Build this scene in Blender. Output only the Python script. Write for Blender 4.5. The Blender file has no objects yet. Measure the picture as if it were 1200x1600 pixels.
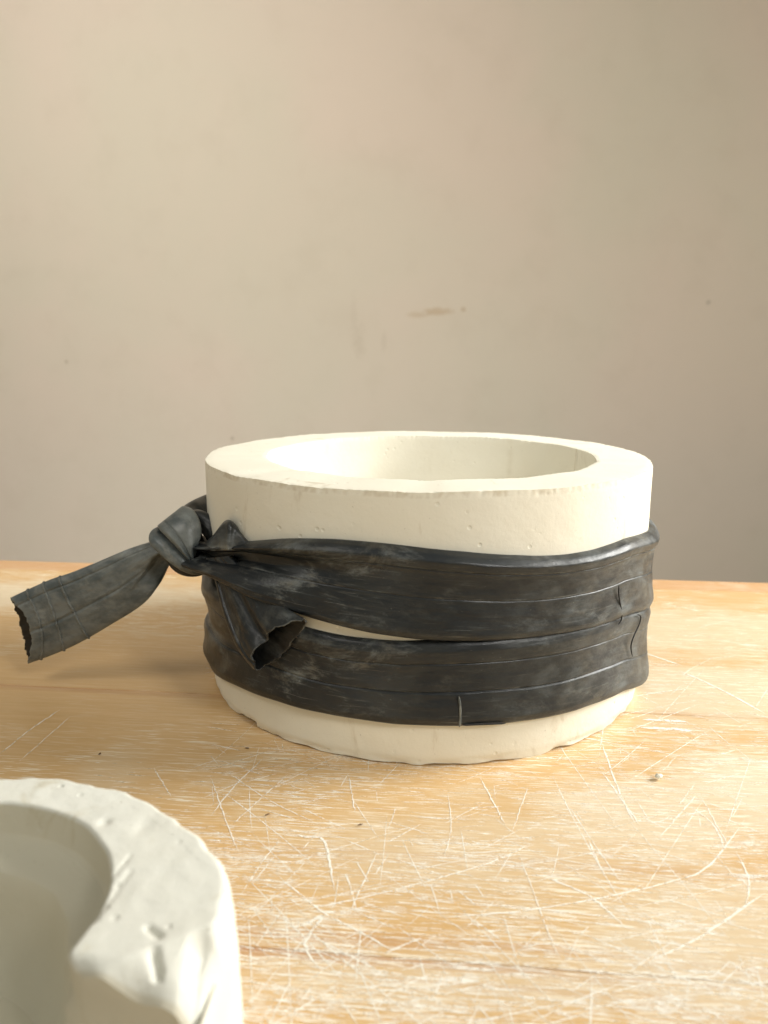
import bpy, math, random
import numpy as np
from mathutils import Vector, noise as mnoise

random.seed(7)
rng = np.random.default_rng(7)
SC = bpy.context.scene
COL = SC.collection
rad = math.radians

# ------------------------------------------------------------------ camera
PITCH, ROLL, CAM_Z, FPX = rad(11.87), rad(0.24), 0.16268, 1200.0
FW = np.array([0, math.cos(PITCH), -math.sin(PITCH)])
UP0 = np.array([0, math.sin(PITCH), math.cos(PITCH)])
RT = np.array([1., 0, 0]) * math.cos(ROLL) + UP0 * math.sin(ROLL)
UP = UP0 * math.cos(ROLL) - np.array([1., 0, 0]) * math.sin(ROLL)
CAM = np.array([0, 0, CAM_Z])
cd = bpy.data.cameras.new('camera')
cd.sensor_fit = 'HORIZONTAL'; cd.sensor_width = 36.0; cd.lens = 36.0 * FPX / 1200.0
cd.clip_start = 0.01; cd.clip_end = 50
cd.dof.use_dof = True; cd.dof.focus_distance = 0.325; cd.dof.aperture_fstop = 17.0
co = bpy.data.objects.new('camera', cd); COL.objects.link(co)
from mathutils import Matrix
co.matrix_world = Matrix(((RT[0], UP[0], -FW[0], 0), (RT[1], UP[1], -FW[1], 0), (RT[2], UP[2], -FW[2], CAM_Z), (0, 0, 0, 1)))
SC.camera = co

# ------------------------------------------------------------------ light
wd = bpy.data.worlds.new('World'); SC.world = wd; wd.use_nodes = True
bg = wd.node_tree.nodes['Background']
bg.inputs['Color'].default_value = (0.97, 0.95, 0.81, 1); bg.inputs['Strength'].default_value = 0.345


def area(name, loc, target, sx, sy, power, color, spread=180):
    l = bpy.data.lights.new(name, 'AREA'); l.shape = 'RECTANGLE'; l.size = sx; l.size_y = sy
    l.energy = power; l.color = color; l.spread = rad(spread)
    o = bpy.data.objects.new(name, l); COL.objects.link(o); o.location = loc
    o.rotation_euler = (Vector(target) - Vector(loc)).to_track_quat('-Z', 'Y').to_euler()
    return o


area('window_light', (1.25, 0.50, 0.70), (0.0, 0.34, 0.0), 0.62, 0.5, 5.2, (1.0, 0.985, 0.94), 66)
area('wall_fill_light', (-0.75, 0.02, 1.0), (-0.17, 1.02, 0.33), 0.5, 0.5, 2.9, (1.0, 0.95, 0.89), 78)  # added fill to brighten the wall, stands for no known source
area('front_fill_light', (0.85, -0.55, 0.9), (0.10, 0.45, 0.08), 0.5, 0.4, 0.45, (1.0, 0.98, 0.94), 26)  # added narrow fill for the mould front, no real lamp there
SC.cycles.use_adaptive_sampling = True; SC.cycles.adaptive_threshold = 0.03
SC.cycles.max_bounces = 6; SC.cycles.diffuse_bounces = 4; SC.cycles.glossy_bounces = 3; SC.cycles.transparent_max_bounces = 6
SC.cycles.caustics_reflective = False; SC.cycles.caustics_refractive = False
SC.view_settings.view_transform = 'Standard'; SC.view_settings.look = 'None'
SC.view_settings.exposure = 0.0; SC.view_settings.gamma = 1.0
SC.view_settings.use_curve_mapping = False

# ------------------------------------------------------------------ helpers


def ray(u, v):
    return (u - 600.0) / FPX * RT - (v - 800.0) / FPX * UP + FW


def at_z(u, v, z=0.0):
    d = ray(u, v); return CAM + d * ((z - CAM_Z) / d[2])


def at_y(u, v, y):
    d = ray(u, v); return CAM + d * (y / d[1])


def catmull(P, n):
    P = np.asarray(P, float)
    Q = np.vstack([2 * P[0] - P[1], P, 2 * P[-1] - P[-2]])
    t = np.linspace(0, len(P) - 1 - 1e-9, n); i = t.astype(int); f = (t - i)[:, None]
    a, b, c, d = Q[i], Q[i + 1], Q[i + 2], Q[i + 3]
    return 0.5 * (2 * b + (c - a) * f + (2 * a - 5 * b + 4 * c - d) * f ** 2 + (3 * b - a - 3 * c + d) * f ** 3)


def fn(x, y=0.0, z=0.0):
    return mnoise.noise((x, y, z))


def noise_arr(P):
    return np.array([mnoise.noise(p) for p in P])


def smooth1(a, k, wrap=False):
    for _ in range(k):
        if wrap:
            a = (np.roll(a, 1) + 2 * a + np.roll(a, -1)) / 4
        else:
            b = np.concatenate([[a[0]], a, [a[-1]]]); a = (b[:-2] + 2 * b[1:-1] + b[2:]) / 4
    return a


def link(name, me, mat, parent=None, smooth=True):
    me.materials.append(mat)
    if smooth:
        me.polygons.foreach_set('use_smooth', [True] * len(me.polygons))
    o = bpy.data.objects.new(name, me); COL.objects.link(o)
    if parent is not None:
        o.parent = parent
    return o


def grid_faces(nu, nv, wu=False, wv=False):
    iu = np.arange(nu if wu else nu - 1); iv = np.arange(nv if wv else nv - 1)
    a, b = np.meshgrid(iu, iv, indexing='ij')
    a2, b2 = (a + 1) % nu, (b + 1) % nv
    return np.stack([a * nv + b, a2 * nv + b, a2 * nv + b2, a * nv + b2], -1).reshape(-1, 4)


def mesh(name, V, F, uv=None, wear=None):
    me = bpy.data.meshes.new(name)
    me.from_pydata([tuple(p) for p in V], [], [tuple(int(i) for i in f) for f in F])
    if uv is not None:
        L = me.uv_layers.new(name='UVMap')
        vi = np.zeros(len(me.loops), int); me.loops.foreach_get('vertex_index', vi)
        L.data.foreach_set('uv', np.asarray(uv, float)[vi].ravel())
    if wear is not None:
        A = me.attributes.new('wear', 'FLOAT', 'POINT'); A.data.foreach_set('value', np.asarray(wear, float))
    me.update()
    return me


def empty(name, loc, label, cat):
    o = bpy.data.objects.new(name, None); COL.objects.link(o); o.location = loc; o.empty_display_size = 0.02
    o['label'] = label; o['category'] = cat
    return o


def adopt(child, parent):
    child.parent = parent
    child.matrix_parent_inverse = Matrix.Translation(-Vector(parent.location))


# ------------------------------------------------------------------ materials
class NT:
    def __init__(s, name):
        s.m = bpy.data.materials.new(name); s.m.use_nodes = True
        s.t = s.m.node_tree; s.b = s.t.nodes['Principled BSDF']; s.out = s.t.nodes['Material Output']

    def put(s, sock, v):
        if v is None: return
        if isinstance(v, bpy.types.NodeSocket): s.t.links.new(v, sock)
        elif isinstance(v, (tuple, list)) and sock.type == 'RGBA': sock.default_value = (*v, 1) if len(v) == 3 else v
        else: sock.default_value = v

    def node(s, ty, **k):
        n = s.t.nodes.new(ty)
        for a, v in k.items(): setattr(n, a, v)
        return n

    def math(s, op, a, b=None, c=None, clamp=False):
        n = s.node('ShaderNodeMath', operation=op, use_clamp=clamp)
        for i, v in enumerate((a, b, c)): s.put(n.inputs[i], v)
        return n.outputs[0]

    def mapv(s, vec, scale=(1, 1, 1), loc=(0, 0, 0), rot=(0, 0, 0)):
        n = s.node('ShaderNodeMapping'); s.put(n.inputs['Vector'], vec)
        n.inputs['Scale'].default_value = scale; n.inputs['Location'].default_value = loc; n.inputs['Rotation'].default_value = rot
        return n.outputs[0]

    def noise(s, vec, scale, detail=3, rough=0.5, dist=0.0):
        n = s.node('ShaderNodeTexNoise'); s.put(n.inputs['Vector'], vec); n.inputs['Scale'].default_value = scale
        n.inputs['Detail'].default_value = detail; n.inputs['Roughness'].default_value = rough; n.inputs['Distortion'].default_value = dist
        return n.outputs['Fac']

    def voro(s, vec, scale, feature='F1'):
        n = s.node('ShaderNodeTexVoronoi', feature=feature); s.put(n.inputs['Vector'], vec); n.inputs['Scale'].default_value = scale
        return n.outputs['Distance']

    def ramp(s, f, a, b, lo=0.0, hi=1.0):
        n = s.node('ShaderNodeMapRange', interpolation_type='SMOOTHSTEP'); s.put(n.inputs['Value'], f)
        n.inputs['From Min'].default_value = a; n.inputs['From Max'].default_value = b
        n.inputs['To Min'].default_value = lo; n.inputs['To Max'].default_value = hi
        return n.outputs[0]

    def mix(s, f, a, b, mode='MIX'):
        n = s.node('ShaderNodeMix', data_type='RGBA', blend_type=mode)
        s.put(n.inputs[0], f); s.put(n.inputs[6], a); s.put(n.inputs[7], b)
        return n.outputs[2]

    def bump(s, h, strength, dist, nrm=None):
        n = s.node('ShaderNodeBump'); s.put(n.inputs['Height'], h); n.inputs['Strength'].default_value = strength
        n.inputs['Distance'].default_value = dist
        if nrm is not None: s.put(n.inputs['Normal'], nrm)
        return n.outputs[0]

    def blob(s, vec, centre, size, soft=0.5, warp=None):
        """soft elliptical mark on a surface, 1 inside and 0 outside"""
        v = vec
        sub = s.node('ShaderNodeVectorMath', operation='SUBTRACT'); s.put(sub.inputs[0], v); sub.inputs[1].default_value = centre
        mul = s.node('ShaderNodeVectorMath', operation='MULTIPLY'); s.put(mul.inputs[0], sub.outputs[0])
        mul.inputs[1].default_value = tuple(1.0 / k for k in size)
        ln = s.node('ShaderNodeVectorMath', operation='LENGTH'); s.put(ln.inputs[0], mul.outputs[0])
        d = ln.outputs['Value']
        if warp is not None: d = s.math('ADD', d, warp)
        return s.ramp(d, 1.0 - soft, 1.0 + soft, 1.0, 0.0)


def plaster_mat(name, base, dirt, seed):
    s = NT(name)
    tc = s.node('ShaderNodeTexCoord').outputs['Object']; p = s.mapv(tc, loc=(seed, seed * 2, seed))
    big = s.ramp(s.noise(p, 28, 4, 0.55), 0.38, 0.68)
    fine = s.noise(p, 420, 4, 0.6)
    stain = s.ramp(s.noise(s.mapv(p, (1, 1, .35)), 60, 5, 0.65, 0.6), 0.60, 0.74)
    speck = s.ramp(s.noise(p, 900, 2, 0.5), 0.72, 0.78)
    c = s.mix(s.math('MULTIPLY', big, 0.55), base, tuple(b * k for b, k in zip(base, (1.05, 1.07, 1.10))))
    c = s.mix(s.math('MULTIPLY', stain, 0.50), c, dirt)
    c = s.mix(s.math('MULTIPLY', speck, 0.45), c, tuple(d * 0.55 for d in dirt))
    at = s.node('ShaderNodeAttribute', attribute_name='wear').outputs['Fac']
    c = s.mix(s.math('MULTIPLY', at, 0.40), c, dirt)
    s.put(s.b.inputs['Base Color'], c); s.b.inputs['Roughness'].default_value = 0.88
    s.b.inputs['Specular IOR Level'].default_value = 0.25
    pit = s.ramp(s.voro(p, 190), 0.08, 0.20)
    pitmask = s.ramp(s.noise(p, 45, 2), 0.5, 0.62)
    pits = s.math('ADD', s.math('MULTIPLY', s.math('SUBTRACT', pit, 1.0), pitmask), 1.0)
    h = s.math('ADD', s.math('MULTIPLY', pits, 1.0), s.math('MULTIPLY', fine, 0.5))
    h = s.math('ADD', h, s.math('MULTIPLY', s.noise(p, 90, 4, 0.6), 0.6))
    s.put(s.b.inputs['Normal'], s.bump(h, 0.50, 0.0005))
    return s.m


M_PLASTER = plaster_mat('cream_plaster', (0.735, 0.70, 0.59), (0.46, 0.38, 0.25), 0.0)
M_PLASTER2 = plaster_mat('white_plaster', (0.745, 0.735, 0.655), (0.48, 0.41, 0.25), 3.1)


def rubber_mat(name, dust_amt, seed, b0=(0.008, 0.011, 0.014), b1=(0.018, 0.020, 0.020)):
    s = NT(name)
    uv = s.node('ShaderNodeTexCoord').outputs['UV']; p = s.mapv(uv, loc=(seed, seed, seed))
    obj = s.node('ShaderNodeTexCoord').outputs['Object']
    smear = s.ramp(s.noise(s.mapv(p, (1, 1.7, 1)), 40, 7, 0.74, 0.35), 0.50, 0.70)
    streak = s.ramp(s.noise(s.mapv(p, (1, 9, 1)), 45, 4, 0.6, 0.3), 0.56, 0.76)
    scr = s.ramp(s.noise(s.mapv(p, (1, 26, 1), rot=(0, 0, 0.5)), 60, 2, 0.6), 0.66, 0.72)
    scr2 = s.ramp(s.noise(s.mapv(p, (1, 30, 1), rot=(0, 0, -0.9)), 45, 2, 0.6), 0.67, 0.73)
    speck = s.ramp(s.noise(p, 700, 2, 0.5), 0.71, 0.77)
    f = s.math('ADD', s.math('MULTIPLY', smear, 0.55), s.math('MULTIPLY', streak, 0.20))
    f = s.math('ADD', f, s.math('MULTIPLY', s.math('ADD', scr, scr2), 0.30))
    gate = s.ramp(s.noise(p, 17, 3, 0.6), 0.38, 0.60, 0.15, 1.0)
    f = s.math('MULTIPLY', f, gate)
    ux = s.node('ShaderNodeSeparateXYZ'); s.put(ux.inputs[0], uv)                # right flank of the turns paler: dust, with window light put into the colour
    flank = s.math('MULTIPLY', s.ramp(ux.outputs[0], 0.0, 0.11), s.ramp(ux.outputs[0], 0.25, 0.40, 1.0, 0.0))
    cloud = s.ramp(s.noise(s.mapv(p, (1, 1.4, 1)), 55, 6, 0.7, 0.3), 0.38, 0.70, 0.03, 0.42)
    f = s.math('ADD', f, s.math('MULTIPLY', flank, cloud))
    at = s.node('ShaderNodeAttribute', attribute_name='wear').outputs['Fac']
    brk = s.ramp(s.noise(p, 110, 4, 0.6), 0.40, 0.62)
    f = s.math('ADD', f, s.math('MULTIPLY', s.math('MULTIPLY', at, brk), 0.9))
    f = s.math('MULTIPLY', f, dust_amt)
    f = s.math('ADD', f, s.math('MULTIPLY', speck, 0.30), clamp=True)
    tone = s.ramp(s.noise(s.mapv(obj, (1, 1, 1.6)), 75, 5, 0.65), 0.34, 0.66)
    c0 = s.mix(tone, b0, b1)
    c = s.mix(f, c0, s.mix(tone, (0.22, 0.20, 0.15), (0.27, 0.30, 0.30)))
    s.put(s.b.inputs['Base Color'], c)
    s.put(s.b.inputs['Roughness'], s.math('ADD', s.math('MULTIPLY', f, 0.45), 0.36, clamp=True))
    s.b.inputs['Specular IOR Level'].default_value = 0.42
    h = s.math('ADD', s.noise(p, 160, 5, 0.62), s.math('MULTIPLY', s.noise(s.mapv(p, (1, 5, 1)), 60, 3, 0.5), 1.4))
    s.put(s.b.inputs['Normal'], s.bump(h, 0.40, 0.0006))
    return s.m


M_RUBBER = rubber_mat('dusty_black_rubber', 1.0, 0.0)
M_RUBBER_IN = rubber_mat('shaded_inner_rubber', 0.3, 8.8, (0.006, 0.007, 0.008), (0.012, 0.012, 0.011))  # less dust, and the shade inside the tube mouths put into the base
M_RUBBER_TAIL = rubber_mat('lit_dusty_rubber', 1.1, 4.7, (0.068, 0.082, 0.084), (0.150, 0.160, 0.150))  # cool light falling on the tail put into the grey base, under real dust
sline = NT('black_rubber_crack')
sline.put(sline.b.inputs['Base Color'], sline.mix(sline.noise(sline.node('ShaderNodeTexCoord').outputs['Object'], 300), (0.006, 0.006, 0.006), (0.02, 0.02, 0.018)))
sline.b.inputs['Roughness'].default_value = 0.8
M_CRACK = sline.m

TABLE_YAW = math.atan2(-0.0900, 1.0)


def wood_mat(name, base, dark, light, dash_amt):
    s = NT(name)
    tc = s.node('ShaderNodeTexCoord').outputs['Object']
    grain = s.noise(s.mapv(tc, (2.2, 50, 60)), 6, 4, 0.6, 0.3)
    grain2 = s.noise(s.mapv(tc, (3, 220, 160)), 9, 3, 0.55)
    c = s.mix(s.ramp(grain, 0.30, 0.72), dark, base)
    c = s.mix(s.math('MULTIPLY', s.ramp(grain2, 0.45, 0.75), 0.5), c, light)
    for yy, hw, k in ((-0.0225, .0075, .85), (0.1315, .0035, .55), (0.02, .004, .3), (-.075, .006, .4)):
        red = s.math('MULTIPLY', s.blob(tc, (0, yy, 0), (9, hw, 9), 0.8), s.ramp(s.noise(s.mapv(tc, (4, 260, 1), loc=(yy * 90, 0, 0)), 1.0, 4, 0.65), 0.42, 0.62))
        c = s.mix(s.math('MULTIPLY', red, k), c, (0.46, 0.22, 0.10))
    # plaster dust packed into the open pores: short dashes along the grain
    wob = s.math('MULTIPLY', s.noise(tc, 60, 2), 0.0015)
    cmb = s.node('ShaderNodeCombineXYZ'); s.put(cmb.inputs[1], wob)
    va = s.node('ShaderNodeVectorMath', operation='ADD'); s.put(va.inputs[0], tc); s.put(va.inputs[1], cmb.outputs[0]); tw = va.outputs[0]
    d1 = s.ramp(s.noise(s.mapv(tw, (75, 1500, 60)), 1.0, 2, 0.5), 0.57, 0.63)
    d2 = s.ramp(s.noise(s.mapv(tw, (30, 800, 60), loc=(3, 7, 0)), 1.0, 3, 0.6), 0.58, 0.65)
    area_m = s.ramp(s.noise(s.mapv(tc, (1, 1.6, 1)), 17, 5, 0.65, 0.5), 0.38, 0.60, 0.22, 1.0)
    qs = at_z(120, 1070)
    clean = s.blob(s.node('ShaderNodeNewGeometry').outputs['Position'], tuple(qs), (.16, .052, 1), 0.5)
    area_m = s.math('MULTIPLY', area_m, s.math('SUBTRACT', 1.0, s.math('MULTIPLY', clean, 0.8)))
    dash = s.math('MULTIPLY', s.math('MAXIMUM', d1, d2), area_m)
    geo = s.node('ShaderNodeNewGeometry').outputs['Position']
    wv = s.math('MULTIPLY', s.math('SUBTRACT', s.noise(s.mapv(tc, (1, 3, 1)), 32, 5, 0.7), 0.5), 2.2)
    glare_dust = None  # pale blobs: window glare put into the wood colour, along with plaster dust
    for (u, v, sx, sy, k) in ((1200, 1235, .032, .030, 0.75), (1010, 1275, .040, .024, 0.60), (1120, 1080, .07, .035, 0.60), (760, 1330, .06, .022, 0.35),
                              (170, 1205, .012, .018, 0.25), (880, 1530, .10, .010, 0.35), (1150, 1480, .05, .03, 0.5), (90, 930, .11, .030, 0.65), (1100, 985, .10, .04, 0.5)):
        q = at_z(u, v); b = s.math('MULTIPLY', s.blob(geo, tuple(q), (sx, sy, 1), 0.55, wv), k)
        glare_dust = b if glare_dust is None else s.math('MAXIMUM', glare_dust, b)
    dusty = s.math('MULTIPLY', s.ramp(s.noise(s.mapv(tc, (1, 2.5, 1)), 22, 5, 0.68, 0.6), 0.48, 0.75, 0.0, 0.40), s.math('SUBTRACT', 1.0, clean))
    c = s.mix(s.math('MAXIMUM', glare_dust, dusty), c, (0.74, 0.66, 0.50))
    c = s.mix(s.math('MULTIPLY', dash, dash_amt, clamp=True), c, (0.88, 0.81, 0.66))
    s.put(s.b.inputs['Base Color'], c)
    s.put(s.b.inputs['Roughness'], s.math('ADD', s.math('MULTIPLY', dash, 0.25), 0.40))
    s.b.inputs['Specular IOR Level'].default_value = 0.45
    s.put(s.b.inputs['Normal'], s.bump(grain2, 0.12, 0.0003))
    return s.m


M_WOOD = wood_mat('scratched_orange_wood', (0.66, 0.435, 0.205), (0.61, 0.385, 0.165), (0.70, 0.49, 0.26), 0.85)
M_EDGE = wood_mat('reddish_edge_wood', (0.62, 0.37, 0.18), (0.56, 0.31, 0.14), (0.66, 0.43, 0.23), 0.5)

s = NT('chalky_scratch')
tc = s.node('ShaderNodeTexCoord').outputs['Object']
brk = s.ramp(s.noise(s.mapv(tc, (1, 1, 1)), 330, 4, 0.7), 0.30, 0.54)
s.put(s.b.inputs['Base Color'], (0.94, 0.90, 0.80)); s.b.inputs['Roughness'].default_value = 0.8
s.put(s.b.inputs['Alpha'], s.math('MULTIPLY', brk, 0.92))
M_SCRATCH = s.m

s = NT('beige_wall_paint')
tc = s.node('ShaderNodeTexCoord').outputs['Object']
geo = s.node('ShaderNodeNewGeometry').outputs['Position']
WALL_Y = 1.02


def wall_pt(u, v):
    d = ray(u, v); n = np.array([-math.sin(TABLE_YAW), math.cos(TABLE_YAW), 0]); q = np.array([0, WALL_Y, 0])
    return CAM + d * (np.dot(n, q - CAM) / np.dot(n, d))


tone = s.ramp(s.noise(tc, 3.2, 3, 0.5, 0.4), 0.35, 0.68)
c = s.mix(tone, (0.61, 0.555, 0.455), (0.645, 0.555, 0.465))
c = s.mix(s.math('MULTIPLY', s.ramp(s.noise(tc, 18, 4, 0.6), 0.45, 0.75), 0.10), c, (0.43, 0.36, 0.27))
wv = s.math('MULTIPLY', s.math('SUBTRACT', s.noise(tc, 70, 5, 0.7), 0.5), 2.6)
for (u, v, sx, sz, k, cc) in ((683, 487, .017, .0040, 0.45, (0.42, 0.28, 0.14)), (655, 492, .012, .003, 0.35, (0.44, 0.31, 0.17)), (724, 484, .0035, .003, 0.45, (0.42, 0.30, 0.17)),
                              (560, 533, .008, .016, 0.20, (0.38, 0.31, 0.22)), (553, 490, .004, .022, 0.11, (0.40, 0.33, 0.25)), (600, 535, .003, .010, 0.15, (0.40, 0.33, 0.25)),
                              (104, 565, .0024, .0024, 0.4, (0.34, 0.27, 0.19)), (1107, 472, .0025, .0025, 0.4, (0.30, 0.26, 0.20)), (363, 685, .0028, .0028, 0.45, (0.34, 0.27, 0.19))):
    q = wall_pt(u, v); c = s.mix(s.math('MULTIPLY', s.blob(geo, tuple(q), (sx, 1, sz), 0.7, wv), k), c, cc)
s.put(s.b.inputs['Base Color'], c); s.b.inputs['Roughness'].default_value = 0.75; s.b.inputs['Specular IOR Level'].default_value = 0.3
M_WALL = s.m

# ------------------------------------------------------------------ wall
cy, sy_ = math.cos(TABLE_YAW), math.sin(TABLE_YAW)


def table_frame(a, b, z):                     # a along the back edge, b distance in front of it
    return np.array([a * cy + b * sy_, 0.5563 + a * sy_ - b * cy, z])


W = np.array([0, WALL_Y, 0]); ax = np.array([cy, sy_, 0]); nb = np.array([-sy_, cy, 0])
V = [W + ax * i + nb * j + np.array([0, 0, k]) for j in (0, .08) for i in (-5.0, 5.0) for k in (-0.75, 2.6)]
F = [(0, 2, 3, 1), (4, 5, 7, 6), (0, 1, 5, 4), (2, 6, 7, 3), (1, 3, 7, 5), (0, 4, 6, 2)]
wall = link('wall', mesh('wall', V, F), M_WALL, smooth=False); wall['kind'] = 'structure'
wall['label'] = 'plain beige painted wall with faint smudges behind the table'

# ------------------------------------------------------------------ table
table = empty('work_table', tuple(table_frame(0, 0.35, 0)), 'worn orange wood work table covered in pale scratches', 'table')
table.rotation_euler = (0, 0, TABLE_YAW)
EPS = 0.00012


def plank(b0, b1, mat, name='plank', top=0.0, a0=-1.05, a1=1.05, th=0.028):
    ch = 0.0005; y0, y1 = 0.35 - b1, 0.35 - b0        # local frame of the table
    prof = [(y0, -th), (y0, top - ch), (y0 + ch * .4, top - ch * .3), (y0 + ch, top), (y1 - ch, top), (y1 - ch * .4, top - ch * .3), (y1, top - ch), (y1, -th)]
    V = [(a, y, z) for a in (a0, a1) for y, z in prof]; n = len(prof)
    F = [(i, (i + 1) % n, (i + 1) % n + n, i + n)[::-1] for i in range(n)] + [tuple(range(n)), tuple(range(2 * n - 1, n - 1, -1))]
    return link(name, mesh(name, V, F), mat, table, smooth=False)


plank(0.0, 0.0235, M_EDGE, 'edge_strip')
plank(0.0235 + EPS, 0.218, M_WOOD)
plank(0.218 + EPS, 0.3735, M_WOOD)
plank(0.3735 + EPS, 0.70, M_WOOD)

# chalky scratches filled with plaster: thin ribbons lying on the boards
SV, SF = [], []


def strip(P, w, z=0.00008):
    P = np.asarray(P, float)[:, :2]; n = len(P)
    T = np.gradient(P, axis=0); T /= np.linalg.norm(T, axis=1)[:, None] + 1e-12
    N = np.c_[-T[:, 1], T[:, 0]]; t = np.linspace(0, 1, n)
    ww = w * np.clip(np.minimum(t, 1 - t) * 7, .15, 1) * (0.75 + 0.5 * rng.random(n)); b = len(SV)
    for i in range(n):
        SV.append((*(P[i] + N[i] * ww[i] / 2), z)); SV.append((*(P[i] - N[i] * ww[i] / 2), z))
    for i in range(n - 1):
        SF.append((b + 2 * i, b + 2 * i + 1, b + 2 * i + 3, b + 2 * i + 2))


def img_strip(pts, w, n=26):
    w = w * (0.55 if w < .002 else 0.8)
    P = np.array([at_z(u, v) for u, v in pts])[:, :2]
    C = catmull(P, n) if len(P) > 2 else np.linspace(P[0], P[1], n)
    C = C + rng.normal(0, 0.00012, C.shape)
    strip(C, w, 0.00009 + rng.random() * 0.00004)


for pts, w in [([(435, 1430), (600, 1395), (760, 1350), (830, 1318)], .0008), ([(430, 1365), (500, 1422), (560, 1455), (618, 1487)], .0009),
               ([(600, 1490), (660, 1465)], .0008), ([(680, 1435), (800, 1425), (930, 1405), (1060, 1375), (1110, 1350), (1165, 1280)], .0010),
               ([(850, 1370), (920, 1400), (978, 1450)], .0011), ([(1010, 1505), (1100, 1460), (1195, 1395)], .0012), ([(918, 1310), (945, 1370)], .0009),
               ([(940, 1205), (1000, 1290)], .0010), ([(750, 1215), (790, 1290)], .0009), ([(825, 1230), (800, 1300)], .0006), ([(1010, 1288), (1110, 1265)], .0008),
               ([(1060, 1260), (1085, 1225)], .0006), ([(1095, 1245), (1140, 1325)], .0007), ([(545, 1210), (555, 1270)], .0007), ([(590, 1330), (565, 1385), (545, 1430)], .0007),
               ([(810, 1330), (850, 1440), (875, 1500)], .0006), ([(400, 1375), (428, 1338)], .0007), ([(455, 1303), (480, 1308), (505, 1312), (515, 1345), (522, 1390)], .0014),
               ([(445, 1450), (478, 1445), (505, 1430), (485, 1460), (478, 1482), (500, 1515)], .0016), ([(0, 1178), (45, 1142), (95, 1108)], .0010), ([(30, 1190), (110, 1120)], .0007),
               ([(240, 1200), (268, 1245)], .0007), ([(330, 1215), (352, 1280), (372, 1330)], .0007), ([(352, 1205), (420, 1250), (500, 1290)], .0006), ([(415, 1182), (365, 1230), (330, 1275)], .0008),
               ([(300, 1200), (345, 1190), (420, 1215)], .0006), ([(450, 1210), (400, 1255), (360, 1290)], .0006), ([(375, 1400), (415, 1340), (440, 1310)], .0007),
               ([(1040, 945), (1070, 950), (1095, 955)], .0016), ([(1000, 1018), (1030, 1028), (1065, 1040)], .0019), ([(1060, 1048), (1100, 1065), (1150, 1090), (1200, 1118)], .0019),
               ([(1005, 1125), (1040, 1126), (1075, 1128)], .0022), ([(1000, 1137), (1045, 1139), (1085, 1143)], .0024), ([(990, 1088), (1030, 1082), (1075, 1076)], .0010),
               ([(940, 1160), (965, 1230), (990, 1285)], .0011), ([(1090, 1240), (1060, 1275), (1030, 1310)], .0008), ([(1080, 1260), (1115, 1290), (1135, 1330)], .0009),
               ([(700, 1240), (705, 1290), (695, 1340)], .0006), ([(620, 1260), (605, 1300)], .0005), ([(640, 1320), (720, 1318), (820, 1322)], .0006),
               ([(1150, 1330), (1170, 1375), (1165, 1420)], .0009), ([(1130, 1365), (1200, 1370)], .0009), ([(770, 1360), (900, 1338), (990, 1320)], .0005)]:
    img_strip(pts, w)
# random nicks, mostly in the nearer boards
for k in range(700):
    u, v = rng.uniform(330, 1200), rng.uniform(1120, 1600) if k % 3 else rng.uniform(960, 1200)
    q = at_z(u, v)[:2]; a = rng.uniform(0, math.pi) if k % 2 == 0 else rng.normal(-0.09, 0.35)
    L = rng.uniform(.005, .022) * (3.6 if k % 5 == 0 else 1); bend = rng.normal(0, 0.03)
    t = np.linspace(-.5, .5, 12); P = q + L * np.c_[np.cos(a) * t - np.sin(a) * bend * t * t, np.sin(a) * t + np.cos(a) * bend * t * t]
    strip(P, rng.uniform(.00014, .00036), 0.00006 + rng.random() * .00002)
# dashes along the grain
for k in range(9500):
    u, v = rng.uniform(150, 1260), rng.uniform(1130, 1640) if k % 5 else rng.uniform(930, 1180)
    if (v < 1190 and u < 420) or fn(u * .006, v * .010, 3) < rng.uniform(-.7, .3): continue
    q = at_z(u, v)[:2]; L = rng.exponential(.0050) + .002; a = TABLE_YAW + rng.normal(0, .03)
    t = np.linspace(-.5, .5, 3); P = q + L * np.c_[np.cos(a) * t, np.sin(a) * t]
    strip(P, rng.uniform(.00014, .00036), 0.00003 + rng.random() * .00002)
sc_me = mesh('scratches', SV, SF)
scr = link('scratches', sc_me, M_SCRATCH, smooth=False); scr['kind'] = 'stuff'
adopt_m = Matrix.Translation(table.location) @ Matrix.Rotation(TABLE_YAW, 4, 'Z')
scr.parent = table; scr.matrix_parent_inverse = adopt_m.inverted()

# ------------------------------------------------------------------ round plaster mould
CX, CYY, R, RI, H = 0.0213, 0.38974, 0.110, 0.0822, 0.16268 - 0.05096
mould = empty('plaster_mould', (CX, CYY, 0), 'large round cream plaster mould bound with black rubber, hollow inside', 'mould')


def polar(phi, r, z):
    return np.stack([CX + r * np.sin(phi), CYY - r * np.cos(phi), z + 0 * phi], -1)


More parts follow.
